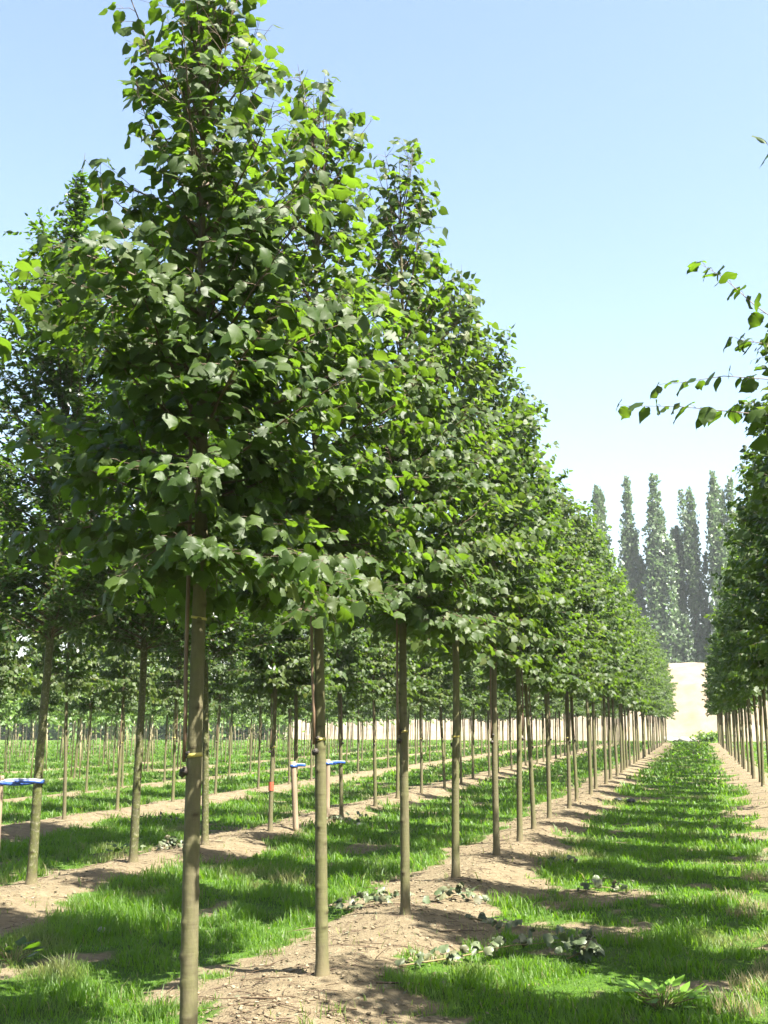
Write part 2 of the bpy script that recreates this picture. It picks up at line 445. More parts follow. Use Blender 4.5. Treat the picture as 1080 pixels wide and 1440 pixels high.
def build_leaves(name, pos, d, nrm, size, T, mat, rng, young=None, luv=False, crumple=1.0):
    """T: list of templates; each leaf takes one at random"""
    d = d / (np.linalg.norm(d, axis=1)[:, None] + 1e-9)
    nrm = nrm - d * np.sum(nrm * d, 1)[:, None]
    nrm /= np.linalg.norm(nrm, axis=1)[:, None] + 1e-9
    bx = np.cross(d, nrm)
    VV, FF, YY, UU = [], [], [], []; n0 = 0
    pick = rng.integers(0, len(T), len(pos))
    for ti, (tv, tf) in enumerate(T):
        s = np.where(pick == ti)[0]
        if not len(s): continue
        m = len(tv)
        curl = rng.uniform(0.3, 1.7, len(s)) * crumple
        wid = rng.uniform(0.85, 1.1, len(s))
        V = pos[s][:, None, :] + size[s][:, None, None] * (
            (tv[None, :, 0] * wid[:, None])[..., None] * bx[s][:, None, :] + tv[None, :, 1][..., None] * d[s][:, None, :] +
            (tv[None, :, 2] * curl[:, None])[..., None] * nrm[s][:, None, :])
        VV.append(V.reshape(-1, 3))
        FF.append((tf[None] + (n0 + np.arange(len(s)) * m)[:, None, None]).reshape(-1, 3))
        n0 += len(s) * m
        YY.append(np.repeat(young[s] if young is not None else np.zeros(len(s)), m))
        if luv: UU.append(np.tile(np.column_stack([tv[:, 0], tv[:, 1], tv[:, 2] * 0]), (len(s), 1)))
    at = {'young': np.concatenate(YY)}
    if luv: at['luv'] = np.concatenate(UU)
    return mesh_np(name, np.concatenate(VV), FF, mat, True, at)

jit = np.random.default_rng(2)
T0 = [leaf_template(0, jit=jit) for _ in range(5)]
T1 = [leaf_template(1)]
T2 = [leaf_template(2)]
TO = [leaf_template(1, 'ovate')]

def trunk_curve(rng, H, lean=(0, 0), wob=0.02):
    z = np.concatenate([np.arange(0, 0.12, 0.02), np.linspace(0.12, H, 26)])
    t = z / H
    a, b_ = rng.uniform(0, 6.28, 2)
    x = lean[0] * t + wob * (np.sin(t * 9 + a) - np.sin(a)) * (0.35 + t) * np.minimum(1, t * 4)
    y = lean[1] * t + wob * (np.sin(t * 8 + b_) - np.sin(b_)) * (0.35 + t) * np.minimum(1, t * 4)
    return np.column_stack([x, y, z])

def at_z(P, z):
    return np.array([np.interp(z, P[:, 2], P[:, 0]), np.interp(z, P[:, 2], P[:, 1]), z])

def trunk_mesh(name, P, r0, r1, H, mat, rng, fine=False, ztop=None, sides=10):
    if fine:
        z = np.concatenate([np.arange(-0.03, 2.3, 0.014), np.linspace(2.3, H, 40)]); k = 20
    else:
        z = np.concatenate([[-0.04, 0.0, 0.03, 0.08, 0.16], np.linspace(0.3, H, 16)]); k = sides
    if fine:
        th = np.arange(k) * 2 * np.pi / k
    else:
        th = np.arange(k) * 2 * np.pi / k
    px = np.interp(z, P[:, 2], P[:, 0]); py = np.interp(z, P[:, 2], P[:, 1])
    zz = np.clip(z, 0, None)
    rad = np.where(zz < 2.2, r0 + (r0 * 0.80 - r0) * zz / 2.2, r0 * 0.80 * (1 - (zz - 2.2) / (H - 2.2)) ** 0.9 + r1)
    rad = rad + 0.014 * np.exp(-zz / 0.05) * (r0 / 0.045)
    rr = np.repeat(rad[:, None], k, 1)
    scar = np.zeros_like(rr)
    rr *= 1 + 0.03 * np.sin(th * 2 + z[:, None] * 1.7) + 0.02 * np.sin(th * 3 - z[:, None] * 2.3)
    if fine:
        zs = 0.15
        while zs < 2.25:                        # healed branch scars: small ledges round the stem
            zs += rng.uniform(0.07, 0.2); a0 = rng.uniform(-2.6, 0.2) if rng.random() < .75 else rng.uniform(0, 6.28)
            da = np.abs((th - a0 + np.pi) % (2 * np.pi) - np.pi)
            rr += rng.uniform(0.004, 0.009) * np.exp(-((z[:, None] - zs) / 0.013) ** 2) * np.exp(-(da / 0.42) ** 2)
            scar = np.maximum(scar, np.exp(-((z[:, None] - zs + .009) / 0.008) ** 2) * np.exp(-(da / 0.50) ** 2))
            rr += 0.0014 * np.exp(-((z[:, None] - zs - 0.012) / 0.008) ** 2)
    V = np.stack([px[:, None] + rr * np.cos(th), py[:, None] + rr * np.sin(th), np.repeat(z[:, None], k, 1)], -1).reshape(-1, 3)
    n = len(z)
    i = np.arange(n - 1)[:, None] * k; j = np.arange(k)[None, :]; j2 = (j + 1) % k
    Fq = np.stack([i + j, i + j2, i + k + j2, i + k + j], -1).reshape(-1, 4)
    return mesh_np(name, V, [Fq], mat, True, {'scar': scar.ravel()})

def norm(v): return v / (np.linalg.norm(v) + 1e-9)

def lime_skeleton(rng, P, H, zb, Rm, nb, prof_=(.92, 1.0, .91, .69, .46, .24)):
    """primary shoots and side twigs as polylines [(pts, r0, r1)]"""
    out = []
    for i in range(nb):
        t = ((i + rng.uniform(0.1, 0.9)) / nb) ** 1.25
        z = zb + (H - zb) * 0.90 * t
        az = i * 2.39996 + rng.normal(0, .35)
        prof = np.interp(t, [0, .15, .35, .6, .8, 1], prof_)
        reach = Rm * prof * rng.uniform(.62, 1.30)
        inc = np.radians(np.interp(t, [0, .2, .6, 1], [98, 72, 46, 26]) + rng.normal(0, 8))
        L = reach / max(np.sin(inc), .42)
        p = at_z(P, z); pts = [p]; n = 7
        bend = rng.uniform(-.05, .10); droop = rng.uniform(0, .07) * (1 - t)
        for s in range(n):
            a = inc - bend * s + droop * s * (s > 3)
            az += rng.normal(0, .09)
            p = p + L / n * np.array([np.sin(a) * np.cos(az), np.sin(a) * np.sin(az), np.cos(a)])
            pts.append(p)
        pts = np.array(pts)
        out.append((pts, 0.0035 + 0.006 * L, 0.0012, t, 0))
        nt = int(rng.integers(6, 11) * min(1.25, L / .6) + .5)
        for k in range(nt):
            u = rng.uniform(.06, .95); q = np.array([np.interp(u * n, np.arange(n + 1), pts[:, c]) for c in range(3)])
            dd = norm(pts[min(n, int(u * n) + 1)] - pts[int(u * n)])
            side = norm(np.cross(dd, [0, 0, 1])) * (1 if k % 2 else -1)
            v = norm(dd * rng.uniform(.5, .9) + side * rng.uniform(.5, 1) + np.array([0, 0, rng.uniform(-.35, .35)]))
            l = rng.uniform(.14, .34) * (1.15 - .6 * u) * (Rm / .85) ** .5
            tp = [q]
            for s in range(3):
                v = norm(v + np.array([0, 0, -.10]) + rng.normal(0, .1, 3)); q = q + v * l / 3; tp.append(q)
            out.append((np.array(tp), 0.0022, 0.0009, t, 1))
    return out

def lime_leaves(rng, sk, P, H, n_target, s_mean, level_=1):
    pos, dr, nr, yg, org, ex_ = [], [], [], [], [], []
    for pts, r0, r1, t, lev in sk:
        n = len(pts) - 1
        seg = np.linalg.norm(np.diff(pts, axis=0), axis=1).sum()
        m = max(2, int(seg / (0.040 if lev < 2 else 0.085)))
        for k in range(m + 1):
            s0 = (.16, .3, .3)[lev]; u = s0 + (1 - s0) * k / m
            q = np.array([np.interp(u * n, np.arange(n + 1), pts[:, c]) for c in range(3)])
            i = min(n - 1, int(u * n)); dd = norm(pts[i + 1] - pts[i])
            side = norm(np.cross(dd, [0, 0, 1]) + 1e-6) * (1 if k % 2 else -1)
            if k == m: side = side * .2
            v = norm(side * .8 + dd * .55 + np.array([0, 0, -.55]) + rng.normal(0, .33, 3))
            out_ = norm(np.array([q[0], q[1], 0]) - np.array([at_z(P, q[2])[0], at_z(P, q[2])[1], 0]) + 1e-6)
            nn = np.array([0, 0, .8]) + out_ * .55 + rng.normal(0, .42, 3)
            pet = rng.uniform(.025, .05)
            o2 = norm(side * .7 + dd * .5 + np.array([0, 0, .1]))
            ex_.append(lev == 2); org.append(q); pos.append(q + o2 * pet); dr.append(v); nr.append(nn)
            yg.append(max(0, (u - .75) * 1.6) * rng.uniform(0, .6) if lev != 1 else rng.uniform(0, .12))
    # leading shoot
    for k in range(22):
        z = H - 0.75 * (1 - (k / 21.0)) if k else H - .75
        q = at_z(P, z); az = k * 2.4
        side = np.array([np.cos(az), np.sin(az), .1])
        ex_.append(False); org.append(q); pos.append(q + side * .035); dr.append(side * .8 + np.array([0, 0, -.4]) + rng.normal(0, .3, 3)); nr.append(np.array([0, 0, 1.]) + rng.normal(0, .3, 3)); yg.append(.25)
    pos, dr, nr, yg, org = map(np.array, (pos, dr, nr, yg, org))
    tz = (pos[:, 2] - 2.2) / (H - 2.2)
    wt = np.interp(tz, [0, .2, .45, .62, .8, 1], [1, 1, .88, .54, .34, .32] if level_ == 0 else [1, 1, 1, .85, .65, .5])
    wt[np.array(ex_)] = 1
    ok_ = rng.random(len(pos)) < wt
    key = ok_ + rng.random(len(pos))
    key[np.array(ex_)] = 2
    keep = np.sort(np.argsort(-key)[:min(n_target, int(ok_.sum()))])
    size = s_mean * rng.uniform(.62, 1.22, len(pos)) * np.where(yg > .3, .75, 1)
    return pos[keep], dr[keep], nr[keep], np.clip(yg[keep], 0, 1), size[keep], org[keep]

def ring_band(P, z, r, h, mat, name, k=20, tilt=0.0):
    th = np.arange(k) * 2 * np.pi / k; c = at_z(P, z)
    V = []
    for dz, rr in ((-h, r), (-h, r + .0025), (h, r + .0025), (h, r)):
        V += [[c[0] + rr * np.cos(a), c[1] + rr * np.sin(a), z + dz + tilt * np.cos(a)] for a in th]
    Fq = [[(a * k + j), (a * k + (j + 1) % k), (a + 1) * k + (j + 1) % k, (a + 1) * k + j] for a in range(3) for j in range(k)]
    return mesh_np(name, np.array(V), [np.array(Fq)], mat, True)

def make_lime(label, group, loc, seed, H, level=0, zb=2.2, Rm=.85, nb=44, nleaf=2000, ls=.088, r0=.039, lean=(0, 0), cane=True, extra=None, young_bias=0.0, prof_=(.92, 1.0, .91, .69, .46, .24), name='lime_tree', rz=0.0):
    rng = np.random.default_rng(seed)
    t = thing(name, loc, label, 'tree', group, rz)
    P = trunk_curve(rng, H, lean, .010 if level == 0 else .02)
    part('trunk', trunk_mesh('trunk', P, r0, .002, H, M['bark'], rng, fine=(level == 0)), t)
    sk = lime_skeleton(rng, P, H, zb, Rm, nb, prof_)
    if extra:
        for pts in extra: sk.append((np.array(pts, float), .005, .0012, .5, 2))
    pos, dr, nr, yg, size, org = lime_leaves(rng, sk, P, H, nleaf, ls, level)
    yg = np.where(rng.random(len(yg)) < .02, .8, yg)
    yg = np.clip(yg + young_bias * rng.random(len(yg)), 0, 1)
    tb = Tubes()
    for pts, a, b_, tt, lev in sk:
        if level == 2 and lev: continue
        tb.add(pts, np.linspace(a, b_, len(pts)), 5 if level == 0 and lev == 0 else 3, cap=False)
    if level == 0:
        for o_, p_ in zip(org, pos): tb.add(np.array([o_, (o_ + p_) / 2 + [0, 0, .004], p_]), .0011, 3, cap=False)
    part('branches', tb.mesh('branches', M['twig']), t)
    T = (T0, T1, T2)[level]
    part('crown', build_leaves('crown', pos, dr, nr, size, T, M['lime_near'] if level == 0 else M['lime'], rng, yg, level == 0), t)
    if cane:
        # a splint cane tied to the upper stem, on the left face as seen from the path end
        a = rng.uniform(3.5, 4.1) if level == 0 else rng.uniform(0, 6.28)
        zc = rng.uniform(1.28, 1.42)
        off = np.array([np.cos(a), np.sin(a), 0]) * (r0 * .9 + .011)
        cz = np.linspace(zc, zc + 1.7, 9)
        cp = np.array([at_z(P, z) + off * (1.15 if z > 1.6 else 1.0) for z in cz])
        cb = Tubes(); cb.add(cp, .010 * np.ones(9), 8)
        cn = part('bamboo_cane', cb.mesh('bamboo_cane', M['cane_dark']), t)
        if level == 0 or seed == 203: part('tie', ring_band(P, zc + .03, r0 * .885, .009, M['tie'], 'tie', tilt=.004), t)
        if seed == 200:
            part('tie', ring_band(P, zc + .66, r0 * .865, .006, M['tie'], 'tie', tilt=-.006), t)
        if level < 2:
            for dz, rr_, o_ in ((.035, .019, .55), (-.045, .022, 1.0)):
                kb = Tubes()
                c_ = at_z(P, zc + dz) + off * o_ * 1.02 + np.array([.012 * np.cos(a + 1.5), .012 * np.sin(a + 1.5), 0])
                e = np.linspace(-1, 1, 7); kb.add(np.column_stack([c_[0] + .004 * np.sin(e * 3), c_[1] + .004 * np.cos(e * 2), c_[2] + e * rr_]), rr_ * np.sqrt(np.maximum(1 - e * e, .04)) * (1 + .12 * np.sin(e * 5)), 9)
                part('tie_knot', kb.mesh('tie_knot', M['knot']), t)
    return t

# ---- lime row left of the path -----------------------------------------------------------------
G1 = 'lime trees in the row left of the grass path'
X1 = row_x(1)
def gp(x, y): return (x, y, float(gz(x, y)))
make_lime('lime tree just beyond the left edge, only large leafy shoots reaching in', G1, gp(-2.53, 2.72), 100, 3.7, 0, 2.2, .36, 30, 900, .092, .041, (0, 0), True,
          extra=[[(0, 0, 2.25), (.22, .1, 2.36), (.40, .22, 2.56), (.47, .27, 2.75), (.50, .30, 2.92)], [(0, 0, 2.3), (.15, .2, 2.55), (.22, .3, 2.9), (.24, .34, 3.15)]])
near = [  # y, x, H, R, label
    (4.86, -2.22, 5.32, .82, 'nearest whole lime tree, thick pale scarred stem with yellow tie and long cane'),
    (6.87, -2.27, 6.05, .84, 'second lime left of the path from the camera, its stem mostly dark in shade'),
    (9.00, -2.29, 6.70, .84, 'third lime left of the path, wilted leafy shoots lying either side of its foot'),
    (11.15, -2.33, 6.35, .84, 'fourth lime left of the path, yellow tie and dark cane foot at eye level'),
    (13.26, -2.29, 6.45, .84, 'fifth lime from the camera in the row left of the path, greenish stem'),
    (14.85, -2.26, 6.15, .82, 'sixth lime in the row left of the path, stem close behind the fifth'),
]
protos = []
for i, (y, x, H, Rm, lab) in enumerate(near):
    lv = 0 if i < 3 else 1
    if i == 0: ex = [[(0, 0, 2.3), (-.18, -.2, 2.6), (-.3, -.33, 3.1), (-.36, -.38, 3.6), (-.40, -.42, 4.1)], [(0, 0, 2.22), (.2, -.12, 2.22), (.38, -.2, 2.18), (.5, -.26, 2.1)]]
    else: ex = None
    t = make_lime(lab, G1, gp(x, y), 200 + i, H * (1.0 if i == 0 else .965), lv, 2.33 + .03 * (i % 2), Rm, (98, 100, 98, 92, 92, 92)[i], (9000, 9400, 9200, 7600, 7600, 7600)[i], (.078, .079, .080, .080, .080, .080)[i],
                  .0395 - .001 * (i % 3), ((-.07, -.02), (-.13, 0), (0, 0), (.02, 0), (0, 0), (.03, 0))[i], True, ex, (0, 0, 0, .35, 0, 0)[i], (.90, 1.0, .95, .70, .46, .15) if i == 0 else (.92, 1.0, .91, .69, .46, .24))
    protos.append(t)
# mid and far variants (shared meshes)
mid = protos[3:6]
far = []
for i in range(4):
    far.append((880 + i, 2))
rr = random.Random(4)
far_protos = []
ord_l = {7: 'seventh', 8: 'eighth', 9: 'ninth', 10: 'tenth', 11: 'eleventh', 12: 'twelfth'}
y = 16.45; n = 7
FARLAB1 = 'slender lime in the crowded far part of the row left of the path'
while y < 90:
    loc = gp(X1 + rr.uniform(-.06, .06), y)
    lab = 'lime tree %s from the camera in the row left of the path' % ord_l[n] if n in ord_l else FARLAB1
    s = rr.uniform(.88, 1.05)
    if y < 24:
        copy_tree(mid[n % 3], loc, rr.uniform(0, 6.28), (s, s, s), lab, G1)
    elif len(far_protos) < 4:
        far_protos.append(make_lime(lab, G1, loc, 300 + n, rr.uniform(5.9, 6.5), 2, 2.28, .84, 70, 4200,   .105, .041, cane=True))
    else:
        copy_tree(far_protos[n % 4], loc, rr.uniform(0, 6.28), (s, s, s), lab, G1)
    y += 2.05 + rr.uniform(-.15, .15); n += 1

# ---- lime row right of the path ----------------------------------------------------------------
G0 = 'lime trees in the row right of the grass path'
X0 = row_x(0)
FARLAB0 = 'lime tree in the shaded row along the right side of the grass path'
# the one whose shoots hang into the picture against the sky
xr, yr = 1.42, 5.45
def rel(x, y, z): return (x - xr, y - yr, z - .1)
ex = [[rel(1.42, 5.45, 2.75), rel(.95, 5.4, 2.90), rel(.50, 5.35, 2.98), rel(.20, 5.3, 3.02), rel(-.02, 5.3, 3.06), rel(-.26, 5.3, 3.08)],
      [rel(1.42, 5.45, 2.9), rel(.90, 5.4, 3.08), rel(.48, 5.35, 3.16), rel(.20, 5.3, 3.19), rel(-.05, 5.3, 3.17)],
      [rel(1.42, 5.45, 2.8), rel(.95, 5.4, 3.1), rel(.60, 5.35, 3.32), rel(.36, 5.3, 3.52), rel(.22, 5.3, 3.68), rel(.13, 5.3, 3.75)],
      [rel(1.42, 5.45, 2.9), rel(.90, 5.35, 3.12), rel(.62, 5.3, 3.26), rel(.36, 5.3, 3.34), rel(.28, 5.3, 3.36)],
      [rel(1.42, 5.45, 3.5), rel(.95, 5.4, 3.9), rel(.62, 5.35, 4.15), rel(.47, 5.3, 4.31)]]
make_lime('lime tree whose long leafy shoots reach in at the right edge against the sky', G0, gp(xr, yr), 400, 6.2, 0, 2.25, .80, 80, 6500, .082, .041, (0, 0), True, ex)
y = 7.5; n = 2
while y < 90:
    loc = gp(X0 + rr.uniform(-.05, .05), y); s = rr.uniform(.95, 1.05)
    if n == 2: make_lime('second lime of the right row, its dark crown cut by the right edge', G0, loc, 402, 6.3, 1, 2.25, .86, 84, 6500, .082)
    elif y < 26: copy_tree(mid[n % 3], loc, rr.uniform(0, 6.28), (s, s, s), FARLAB0, G0)
    else: copy_tree(far_protos[n % 4], loc, rr.uniform(0, 6.28), (s, s, s), FARLAB0, G0)
    y += 2.05 + rr.uniform(-.12, .12); n += 1
for y in (3.4, 1.35, -.7):          # beside and behind the camera: they shade the foreground
    copy_tree(protos[4], gp(X0 + .05, y), rr.uniform(0, 6.28), (.94, .94, .97), FARLAB0, G0)

# ---- hornbeams: tall, small leaved, in the second and third rows --------------------------------
G2 = 'hornbeams in the second row from the path'
def make_horn(label, group, loc, seed, H, zb=2.3, Rm=1.15, nb=170, nleaf=30000, ls=.07, r0=.047, lean=(0, 0), rz=0.0, level=1):
    rng = np.random.default_rng(seed)
    t = thing('hornbeam', loc, label, 'tree', group, rz)
    P = trunk_curve(rng, H, lean, .025)
    part('trunk', trunk_mesh('trunk', P, r0, .002, H, M['bark_horn'], rng, fine=(level == 0)), t)
    tb = Tubes(); pos, dr, nr = [], [], []
    for i in range(nb):
        u = ((i + rng.random()) / nb) ** 1.3
        z = zb + (H - zb) * .93 * u; az = i * 2.4 + rng.normal(0, .4)
        prof = np.interp(u, [0, .12, .35, .6, .8, 1], [.8, 1, .80, .42, .15, .05])
        inc = np.radians(np.interp(u, [0, .3, 1], [66, 44, 14]) + rng.normal(0, 7))
        L = Rm * prof * rng.uniform(.7, 1.25) / max(np.sin(inc), .38); p = at_z(P, z); pts = [p]
        for s in range(7):
            a = inc + rng.normal(0, .07) + .02 * s; az += rng.normal(0, .1)
            p = p + L / 7 * np.array([np.sin(a) * np.cos(az), np.sin(a) * np.sin(az), np.cos(a)]); pts.append(p)
        pts = np.array(pts); tb.add(pts, np.linspace(.003 + .006 * L, .001, 8), 4, cap=False)
        sprays = [(pts, 1.0)]
        for k in range(int(12 * L / .8) + 3):
            v = rng.uniform(.15, .95) * 7; q = np.array([np.interp(v, np.arange(8), pts[:, c]) for c in range(3)])
            dd = norm(pts[min(7, int(v) + 1)] - pts[int(v)])
            w = norm(dd * .7 + rng.normal(0, .6, 3)); l = rng.uniform(.15, .42) * min(1, L + .2)
            tp = [q, q + w * l * .5, q + w * l + np.array([0, 0, -.03])]; tp = np.array(tp)
            tb.add(tp, [.002, .0014, .0008], 3, cap=False); sprays.append((tp, .5))
        for tp, _ in sprays:
            n = len(tp) - 1; l = np.linalg.norm(np.diff(tp, axis=0), axis=1).sum(); m = max(3, int(l / .030))
            for k in range(m + 1):
                v = (.12 + .88 * k / m) * n; q = np.array([np.interp(v, np.arange(n + 1), tp[:, c]) for c in range(3)])
                dd = norm(tp[min(n, int(v) + 1)] - tp[min(n - 1, int(v))])
                side = norm(np.cross(dd, [0, 0, 1]) + 1e-6) * (1 if k % 2 else -1)
                pos.append(q); dr.append(side * .8 + dd * .7 + rng.normal(0, .28, 3) + [0, 0, -.1]); nr.append(np.array([0, 0, 1.]) + rng.normal(0, .45, 3))
    pos, dr, nr = map(np.array, (pos, dr, nr))
    if len(pos) > nleaf:
        s = rng.permutation(len(pos))[:nleaf]; pos, dr, nr = pos[s], dr[s], nr[s]
    part('branches', tb.mesh('branches', M['twig']), t)
    part('crown', build_leaves('crown', pos, dr, nr, ls * rng.uniform(.7, 1.25, len(pos)), TO, M['horn'], rng), t)
    return t
h1 = make_horn('tall hornbeam at the left edge, its mossy stem tied by a blue band', G2, gp(-6.20, 9.9), 500, 7.55, lean=(.12, 0), level=0)
h2 = make_horn('hornbeam with mossy knobbly stem standing left of the nearest lime stem', G2, gp(-6.02, 11.6), 501, 6.9, lean=(.06, 0), level=0)
copy_tree(h2, gp(-5.98, 13.4), 2.0, (.98, .98, .98), 'hornbeam with mossy stem partly hidden right behind the nearest lime stem', G2)

# second row, limes after the hornbeams
X2 = row_x(2)
GL2 = 'lime trees in the second row left of the path'
labs2 = ['lime in the second row with an orange paint mark on its lit lower stem',
         'second row lime tied by a blue and white band to the leaning stake',
         'second row lime tied by a blue band to the short upright stake',
         'second row lime standing alone in the gap left of the third front stem']
y2 = [15.35, 16.0, 18.05, 20.3]
x2 = [-5.86, -5.72, -5.66, -5.72]
stem15 = None
for i in range(4):
    s = rr.uniform(.84, .92)
    o = copy_tree(mid[i % 3], gp(x2[i], y2[i]), rr.uniform(0, 6.28), (s, s, s), labs2[i], GL2)
    if i == 0: stem15 = o
LAB2 = 'lime further back in the second row, its stem seen between front stems'
y = 22.3
while y < 90:
    s = rr.uniform(.84, .95); loc = gp(X2 + .2 + rr.uniform(-.08, .08), y)
    if y < 30: copy_tree(mid[int(y) % 3], loc, rr.uniform(0, 6.28), (s, s, s), LAB2, GL2)
    else: copy_tree(far_protos[int(y) % 4], loc, rr.uniform(0, 6.28), (s, s, s), LAB2, GL2)
    y += 2.0 + rr.uniform(-.12, .12)
# third and fourth rows
for k, y0, y1, sc in ((3, 14.3, 84, .86), (4, 19.5, 84, .84)):
    g = 'lime trees in the %s row left of the path' % ('third', 'fourth')[k - 3]
    lab = 'slim lime in the %s row left of the path, seen between nearer stems' % ('third', 'fourth')[k - 3]
    y = y0
    while y < y1:
        s = sc * rr.uniform(.92, 1.06); loc = gp(row_x(k) + rr.uniform(-.1, .1), y)
        pr_ = mid[int(y * 3) % 3] if y < 26 else far_protos[int(y * 3) % 4]
        copy_tree(pr_, loc, rr.uniform(0, 6.28), (s * .88, s * .88, s), lab, g, skip=('bamboo_cane', 'tie') if rr.random() < .5 else ())
        y += 2.0 + rr.uniform(-.15, .15)

# ---- young staked trees on the left, rows five to nine ------------------------------------------
G5 = 'young trees staked with pale canes at the back left'
def make_young(label, loc, seed):
    rng = np.random.default_rng(seed)
    H = rng.uniform(3.4, 4.0)
    t = thing('young_tree', loc, label, 'young tree', G5)
    P = trunk_curve(rng, H, (rng.normal(0, .05), 0), .03)
    part('trunk', trunk_mesh('trunk', P, .024, .003, H, M['bark'], rng, sides=7), t)
    sk = lime_skeleton(rng, P, H, 1.75, .62, 34)
    pos, dr, nr, yg, size, org = lime_leaves(rng, sk, P, H, 1500, .11)
    tb = Tubes()
    for pts, a, b_, tt, lev in sk:
        if lev == 0: tb.add(pts, np.linspace(a, b_, len(pts)), 3, cap=False)
    part('branches', tb.mesh('branches', M['twig']), t)
    part('crown', build_leaves('crown', pos, dr, nr, size, T2, M['shrub'], rng, yg), t)
    for s in (-1, 1):
        a = rng.uniform(-.4, .4)
        c = Tubes(); c.add(np.array([[s * .16 * np.cos(a), s * .16 * np.sin(a), -.03], [s * .13 * np.cos(a), s * .13 * np.sin(a), 1.0], [s * .09 * np.cos(a), s * .09 * np.sin(a), 1.9]]), [.017, .017, .016], 7)
        part('bamboo_cane', c.mesh('bamboo_cane', M['cane']), t)
    return t
LABY = 'young tree held between pale canes in the grass at the back left'
yp = []
for k in range(5, 10):
    y = max(24.0, -row_x(k) * 1.42 - 1) + rr.uniform(0, 1.5)
    while y < 74 - (k - 5) * 3:
        loc = gp(row_x(k) + rr.uniform(-.15, .15), y)
        if len(yp) < 3: yp.append(make_young(LABY, loc, 600 + len(yp)))
        else:
            s = rr.uniform(.9, 1.1); copy_tree(rr.choice(yp), loc, rr.uniform(-.6, .6), (s, s, s), LABY, G5)
        y += rr.uniform(1.7, 2.4)

# ---- stakes with bands -----------------------------------------------------------------------
GS = 'short wooden tree stakes with blue bands'
def make_stake(label, loc, h, lean, tree_off, r=.036, seed=0, white=False):
    rng = np.random.default_rng(seed)
    t = thing('tree_stake', loc, label, 'stake', GS)
    tb = Tubes()
    z = np.linspace(-.05, h, 12); c = np.column_stack([lean * z, 0 * z, z]); tb.add(c, r * (1 + .03 * np.sin(z * 5 + seed)), 14)
    part('post', tb.mesh('post', M['stake']), t)
    top = np.array([lean * (h - .06), 0, h - .06])
    # band: a flat strap round the post, twisted across and round the stem
    d = np.array(tree_off, float) - top; d[2] = 0; L = np.linalg.norm(d); d /= L; s = np.array([-d[1], d[0], 0])
    loop = []
    for a in np.linspace(.5 * np.pi, 1.5 * np.pi, 9): loop.append(top + (r + .006) * (np.cos(a) * d + np.sin(a) * s))
    for u in np.linspace(.15, .85, 6): loop.append(top + d * L * u + s * (-(r + .006) * (1 - u) * (1 - 2 * u) + .05 * u * u) + [0, 0, -.015 * np.sin(u * 3.1)])
    for a in np.linspace(.5 * np.pi, -.5 * np.pi, 9): loop.append(top + d * L + .056 * (np.cos(a) * d + np.sin(a) * s))
    for u in np.linspace(.85, .15, 6): loop.append(top + d * L * u + s * (-.05 * u * u + (r + .006) * (1 - u) * (1 - 2 * u)) + [0, 0, .012 * np.sin(u * 3.1)])
    loop = np.array(loop); n = len(loop)
    for nm, lo, hi, off, mt in (('band', -.026, .008, 0, M['band']), ('band_edge', .008, .018, .0, M['band_white'])):
        w = np.array([0, 0, 1.])
        cen = loop
        V = np.concatenate([cen + w * lo, cen + w * hi]); j = np.arange(n); j2 = (j + 1) % n
        me = mesh_np(nm, V, [np.stack([j, j2, j2 + n, j + n], -1)], mt, True)
        o = part('band', me, t, 'blue strap round stake and stem' if nm == 'band' else 'white edge of the strap')
        md = o.modifiers.new('thick', 'SOLIDIFY'); md.thickness = .003; md.offset = 0
    return t
make_stake('wooden stake cut by the left picture edge, blue band to the mossy hornbeam', gp(-6.42, 9.62), 1.04, .0, (.24, .28, 0), seed=1)
make_stake('leaning wooden stake left of the dark second stem, blue and white band round its top', gp(-5.62, 15.75), .97, -.06, (-.02, .26, 0), .042, seed=2)
make_stake('upright short stake right of the dark second stem, blue band to the lime beside it', gp(-5.74, 17.55), .93, .0, (.08, .5, 0), .040, seed=3)

# orange paint mark and a white tie on the marked lime
op = Tubes(); op.add(np.array([[0, 0, .64], [0, 0, .71], [0, 0, .78]]), .0445, 20, cap=False)
if stem15: part('paint_mark', op.mesh('paint_mark', M['orange']), stem15, 'orange paint mark on the stem')

# ---- fallen pruned shoots with wilting leaves -------------------------------------------------
GB = 'cut leafy shoots lying under the lime row'
def fallen(label, pts, seed, nl=26, ls=.085, spread=.05, lift=.0, mat='wilt'):
    rng = np.random.default_rng(seed)
    p0 = np.array(pts[0], float)
    t = thing('fallen_shoot', (p0[0], p0[1], float(gz(p0[0], p0[1]))), label, 'cut branch', GB)
    q = np.array([[x, y, gz(x, y) + .015 + h] for x, y, h in pts]) - np.array(t.location)
    tt = np.linspace(0, len(q) - 1, 14); c = np.column_stack([np.interp(tt, np.arange(len(q)), q[:, k]) for k in range(3)])
    tb = Tubes(); tb.add(c, np.linspace(.007, .002, 14), 6); part('stem', tb.mesh('stem', M['shoot']), t)
    u = rng.uniform(.0, 13, nl); pos = np.column_stack([np.interp(u, np.arange(14), c[:, k]) for k in range(3)]) + rng.normal(0, 1, (nl, 3)) * [spread, spread, .012]
    pos[:, 2] = np.maximum(pos[:, 2], 0) + .02 + abs(rng.normal(0, .02, nl)) + lift * rng.random(nl)
    dr = rng.normal(0, 1, (nl, 3)) * [1, 1, .5]; dr[:, 1] -= .5
    nr = np.column_stack([rng.normal(0, .6, nl), rng.normal(-.4, .5, nl), np.abs(rng.normal(.7, .5, nl))])
    part('leaves', build_leaves('leaves', pos, dr, nr, ls * rng.uniform(.6, 1.25, nl), T0, M[mat], rng, luv=True, crumple=2.3), t)
